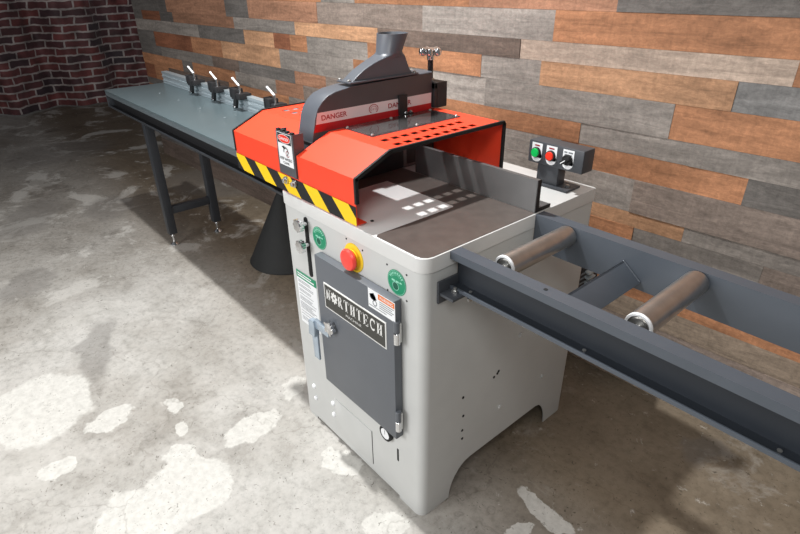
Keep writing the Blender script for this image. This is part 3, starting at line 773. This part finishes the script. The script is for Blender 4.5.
for k in range(5):
    t = 2 * PI * k / 5; mb.cyl((-.358 + .0185 * math.cos(t), -.034, .503 + .0185 * math.sin(t)), (-.358 + .0185 * math.cos(t), -.045, .503 + .0185 * math.sin(t)), .0062, 'chrome', n=10)
mb.build('door_knob', DOOR, SAW, label='chrome lobed door knob')
for z in (.352, .285): MB().lathe([(.007, 0), (.007, .006), (.0005, .007)], (-.449, .0, z), (0, -1, 0), 'rubber', 14).build('rubber_buffer', SAW, SAW)

# motor at the back of the cabinet
mb = MB().cyl((-.40, .80, .485), (-.035, .80, .485), .062, 'black', n=28, bev=.004)
for k in range(18): mb.lathe([(.062, 0), (.07, .001), (.07, .004), (.062, .005)], (-.36 + .014 * k, .80, .485), X_, 'black', 28, caps=False)
for k in range(5): mb.cyl((-.035, .80, .445 + .02 * k - .003), (-.033, .80, .445 + .02 * k + .003), .03, 'alu', n=4)
mb.cyl((-.036, .80, .485), (-.03, .80, .485), .066, 'black', n=28)
for k in range(5): mb.box((-.031, .75, .446 + .018 * k), (-.028, .85, .452 + .018 * k), 'textgrey', .001)
mb.box((-.33, .709, .41), (-.12, .76, .45), 'black', .003)
mb.build('motor', SAW, SAW, label='black finned motor behind the cabinet')

# ------------------------------------------------------------------ channel section helper
def channel(mb, x0, x1, yw, yo, zb, zt, mat, lip_t=.03, lip_b=.012, wall=.006):
    """C section along x: web at yw, flanges reaching to yo; deep folded lip on the top flange"""
    s = 1 if yo > yw else -1
    P = [(yw, zb), (yo, zb), (yo, zb + lip_b), (yo - s * wall, zb + lip_b), (yo - s * wall, zb + wall), (yw + s * wall, zb + wall), (yw + s * wall, zt - wall),
         (yo - s * wall, zt - wall), (yo - s * wall, zt - lip_t), (yo, zt - lip_t), (yo, zt), (yw, zt)]
    return mb.prism(P, 'x', x0, x1, mat, .0012, 2)
def foot(mb, x, y, h):
    mb.cyl((x, y, ZF + .012), (x, y, h), .007, 'chrome', n=12)
    mb.lathe([(.026, 0), (.026, .006), (.02, .012), (.009, .02), (.009, .026)], (x, y, ZF + .0005), Z_, 'chrome', 20)
    mb.lathe([(.012, 0), (.012, .008)], (x, y, h - .02), Z_, 'chrome', 6)

# ------------------------------------------------------------------ left infeed table
TB = thing('infeed_table', 'long grey steel work table with black legs on the left of the saw', 'table', (-1.75, .29, ZF))
x0, x1 = -2.84, -.642
mb = MB().box((x0, .098, .838), (x1, .478, .85), 'sheet', .0025)
for k in range(7): mb.cyl((-2.5 + .28 * k, .30, .8496), (-2.5 + .28 * k, .30, .8503), .006, 'alu', n=10)
mb.build('table_top', TB, TB)
mb = MB(); channel(mb, x0, x1, .14, .10, .752, .838, 'apron', .02, .010)
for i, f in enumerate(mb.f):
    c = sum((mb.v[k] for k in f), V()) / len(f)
    if (.104 < c.y < .1392 and c.z < .82) or c.z < .757: mb.m[i] = mb.mi('black')  # recess faces blackened, the channel's shade put into the colour
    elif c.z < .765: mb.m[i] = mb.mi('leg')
mb.build('front_beam', TB, TB)
mb = MB(); channel(mb, x0, x1, .44, .478, .752, .838, 'apron', .026, .012); mb.build('rear_beam', TB, TB)
mb = MB().box((x0 - .002, .099, .752), (x0 + .004, .478, .838), 'leg', .001); mb.build('end_plate', TB, TB)
for y in (.145, .425):
    mb = MB().box((-2.424, y - .003, .056), (-2.376, y + .045, .753), 'leg', .004)
    mb.box((-2.4245, y + .004, .06), (-2.4235, y + .012, .75), 'black')
    lg = mb.build('leg', TB, TB)
    mb = MB(); foot(mb, -2.4, y + .021, .057); mb.build('levelling_foot', lg, TB)
MB().box((-2.418, .189, .18), (-2.382, .423, .225), 'leg', .003).build('crossbar', TB, TB)
mb = MB()
fp = [(.441, .8505), (.476, .8505), (.476, .918), (.441, .918), (.441, .906), (.446, .904), (.446, .897), (.441, .895), (.441, .882), (.447, .88), (.447, .870), (.441, .868), (.441, .86), (.4455, .858), (.4455, .853), (.441, .8525)]
mb.prism(fp, 'x', -2.835, -.645, 'alu', .0006)
mb.build('table_fence', TB, TB, label='grooved aluminium fence along the rear edge')

# flip stops on the fence
def make_stop(label, loc):
    st = thing('flip_stop', label, 'stop', loc, 'flip stops along the table fence')
    def P(mb, n, lab=None): 
        mb.v = [v + V(loc) for v in mb.v]; return mb.build(n, st, st, label=lab)
    mb = MB().box((-.028, -.046, -.014), (.014, -.0005, .036), 'stop', .003).box((-.033, -.049, -.006), (-.026, -.006, .040), 'stop', .002)
    mb.box((.010, -.042, -.012), (.048, -.001, .017), 'stop', .006).box((-.02, -.004, .0006), (.034, .03, .012), 'stop', .002)
    P(mb, 'clamp_block')
    T = Matrix.Translation((-.012, -.03, -.012)) @ Matrix.Rotation(math.radians(24), 4, 'Y')
    mb = MB().box((-.0125, -.008, -.047), (.0125, .008, .01), 'stop', .003, T=T)
    mb.lathe([(.009, 0), (.009, .004), (.006, .006), (.006, .011)], T @ V((.008, -.007, -.04)), (0, -1, 0), 'chrome', 10)
    P(mb, 'stop_arm')
    mb = MB().cyl((.018, -.02, .014), (.018, -.02, .052), .0055, 'chrome', n=12)
    mb.cyl((.02, -.02, .049), (-.026, -.026, .079), .0052, 'white', r1=.0046, n=10); mb.ball((-.026, -.026, .079), .006, 'white', 12)
    P(mb, 'lock_lever', 'white lock lever')
    return st
def copy_thing(o, label, loc):
    c = o.copy(); COL.objects.link(c); c.location = loc; c['label'] = label
    for ch in o.children:
        d = ch.copy(); COL.objects.link(d); d.parent = c
    return c
SX = [-2.275, -1.99, -1.74, -1.405]
s0 = make_stop('black flip stop with white lever, farthest from the red guard at the table end', (SX[0], .4405, .9185))
copy_thing(s0, 'black flip stop with white lever, second from the far table end', (SX[1], .4405, .9185))
copy_thing(s0, 'black flip stop with white lever, second from the red guard', (SX[2], .4405, .9185))
copy_thing(s0, 'black flip stop partly hidden behind the near red guard', (SX[3], .4405, .9185))

# black cone below the table
mb = MB().lathe([(.221, .0), (.223, .004), (.216, .012), (.008, .438), (.003, .442), (.0004, .443)], (-1.775, .60, ZF + .0005), Z_, 'cone', 56)
c = mb.build('black_cone', sharp=60); tag(c, 'tall matt black cone standing on the floor behind the saw cabinet under the table', 'cone')

# ------------------------------------------------------------------ right roller conveyor
RC = thing('roller_conveyor', 'blue-grey steel roller conveyor running off to the right of the saw', 'conveyor', (1.2, .26, ZF))
rx1 = 2.5
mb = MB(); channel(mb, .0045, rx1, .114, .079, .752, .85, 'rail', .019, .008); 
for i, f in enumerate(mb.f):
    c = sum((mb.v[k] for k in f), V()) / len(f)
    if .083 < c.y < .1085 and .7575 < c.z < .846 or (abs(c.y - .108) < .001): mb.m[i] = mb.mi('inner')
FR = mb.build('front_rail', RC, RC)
for x in (.255, .9): MB().cyl((x, .097, .8495), (x, .097, .8508), .0045, 'cavity', n=12).build('rail_hole', FR, RC)
for x in (.06, .36, .70): MB().lathe([(.004, 0), (.004, .002), (.002, .003)], (x, .094, .7585), Z_, 'zinc', 8).build('rail_bolt', FR, RC)
mb = MB(); channel(mb, .0045, rx1, .402, .437, .752, .85, 'rail', .027, .008); mb.build('rear_rail', RC, RC)
for x in (.108, .428, .75, 1.07, 1.39, 1.71, 2.03, 2.35):
    mb = MB().lathe([(.02, 0), (.0262, .001), (.0268, .004), (.0268, .244), (.0262, .247), (.02, .248)], (x, .15, .825), Y_, 'steel', 36)
    ro = mb.build('roller', RC, RC, label='bright steel roller')
    mb = MB().lathe([(.0215, -.002), (.0262, -.003), (.0272, -.001), (.0272, .003)], (x, .15, .825), Y_, 'white', 36, caps=False)
    mb.lathe([(.018, -.003), (.018, .001)], (x, .149, .825), Y_, 'zinc', 24); mb.cyl((x, .1145, .825), (x, .40, .825), .006, 'zinc', n=12)
    mb.build('roller_cap', ro, RC)
for x in (.285, 1.25):
    mb = MB(); T = Matrix.Translation((x, 0, .79)) @ Matrix.Rotation(math.radians(38), 4, 'Y')
    mb.box((-.032, .1145, -.003), (.032, .401, .003), 'rail', .001, T=T)
    mb.box((-.032, .1145, -.04), (-.026, .401, .003), 'rail', .001, T=T)
    for k in range(22): mb.ball(T @ V((-.030 + .0028 * k, .3995, .003)), .0026, 'rail', 8)
    mb.build('cross_brace', RC, RC)
mb = MB().box((.0012, .042, .722), (.0072, .128, .781), 'boxgrey', .001).box((.0072, .046, .744), (.05, .128, .7515), 'boxgrey', .001)
mb.lathe([(.008, 0), (.008, .006), (.004, .007), (.004, .013)], (.028, .075, .7515), Z_, 'zinc', 6)
mb.lathe([(.007, 0), (.007, .008)], (.05, .1, .735), X_, 'zinc', 6)
mb.build('mounting_bracket', RC, RC)
for y in (.088, .39):
    lg = MB().box((2.25, y, .06), (2.295, y + .045, .753), 'rail', .004).build('leg', RC, RC)
    mb = MB(); foot(mb, 2.2725, y + .022, .062); mb.build('levelling_foot', lg, RC)
MB().box((2.255, .132, .2), (2.29, .391, .245), 'rail', .003).build('crossbar', RC, RC)

# ------------------------------------------------------------------ light
def lamp(name, kind, loc, target, energy, color=(1, 1, 1), **kw):
    d = bpy.data.lights.new(name, kind); d.energy = energy; d.color = color
    for k, v in kw.items(): setattr(d, k, v)
    o = bpy.data.objects.new(name, d); COL.objects.link(o); o.location = loc
    o.rotation_euler = (V(target) - V(loc)).to_track_quat('-Z', 'Y').to_euler(); return o
lamp('key_spot', 'SPOT', (-1.2, -.03, 3.15), (-1.0, -.3, 0), 400, (1, 1, .99), spot_size=math.radians(125), spot_blend=.9, shadow_soft_size=.05)
lamp('front_fill', 'AREA', (-1.0, -2.9, 1.75), (-.2, .3, .6), 78, (1, 1, 1), shape='RECTANGLE', size=2.0, size_y=1.3)  # unseen soft fill added to brighten the front faces
lamp('right_fill', 'AREA', (1.7, -1.9, 3.3), (.7, 1., .7), 50, (1, .98, .95), shape='RECTANGLE', size=1.2, size_y=1.2)  # unseen fill added to lift the right side and the wall
w = bpy.data.worlds.new('studio'); SC.world = w; w.use_nodes = True
w.node_tree.nodes['Background'].inputs[0].default_value = (.92, .95, 1, 1); w.node_tree.nodes['Background'].inputs[1].default_value = .16

# ------------------------------------------------------------------ camera
cd = bpy.data.cameras.new('camera'); cam = bpy.data.objects.new('camera', cd); COL.objects.link(cam)
F = V((-.6696186, .57253162, -.47309457)); R = V((.65503744, .75548694, -.01286231)); U = V((-.35005269, .3185075, .88091775))
cam.matrix_world = Matrix(((R.x, U.x, -F.x, .7736), (R.y, U.y, -F.y, -.7314), (R.z, U.z, -F.z, 1.4072), (0, 0, 0, 1)))
cd.sensor_width = 36; cd.lens = 538.97 / 800 * 36; cd.clip_start = .02
SC.camera = cam
SC.view_settings.view_transform = 'Standard'; SC.view_settings.look = 'None'
SC.view_settings.exposure = 0; SC.view_settings.gamma = 1
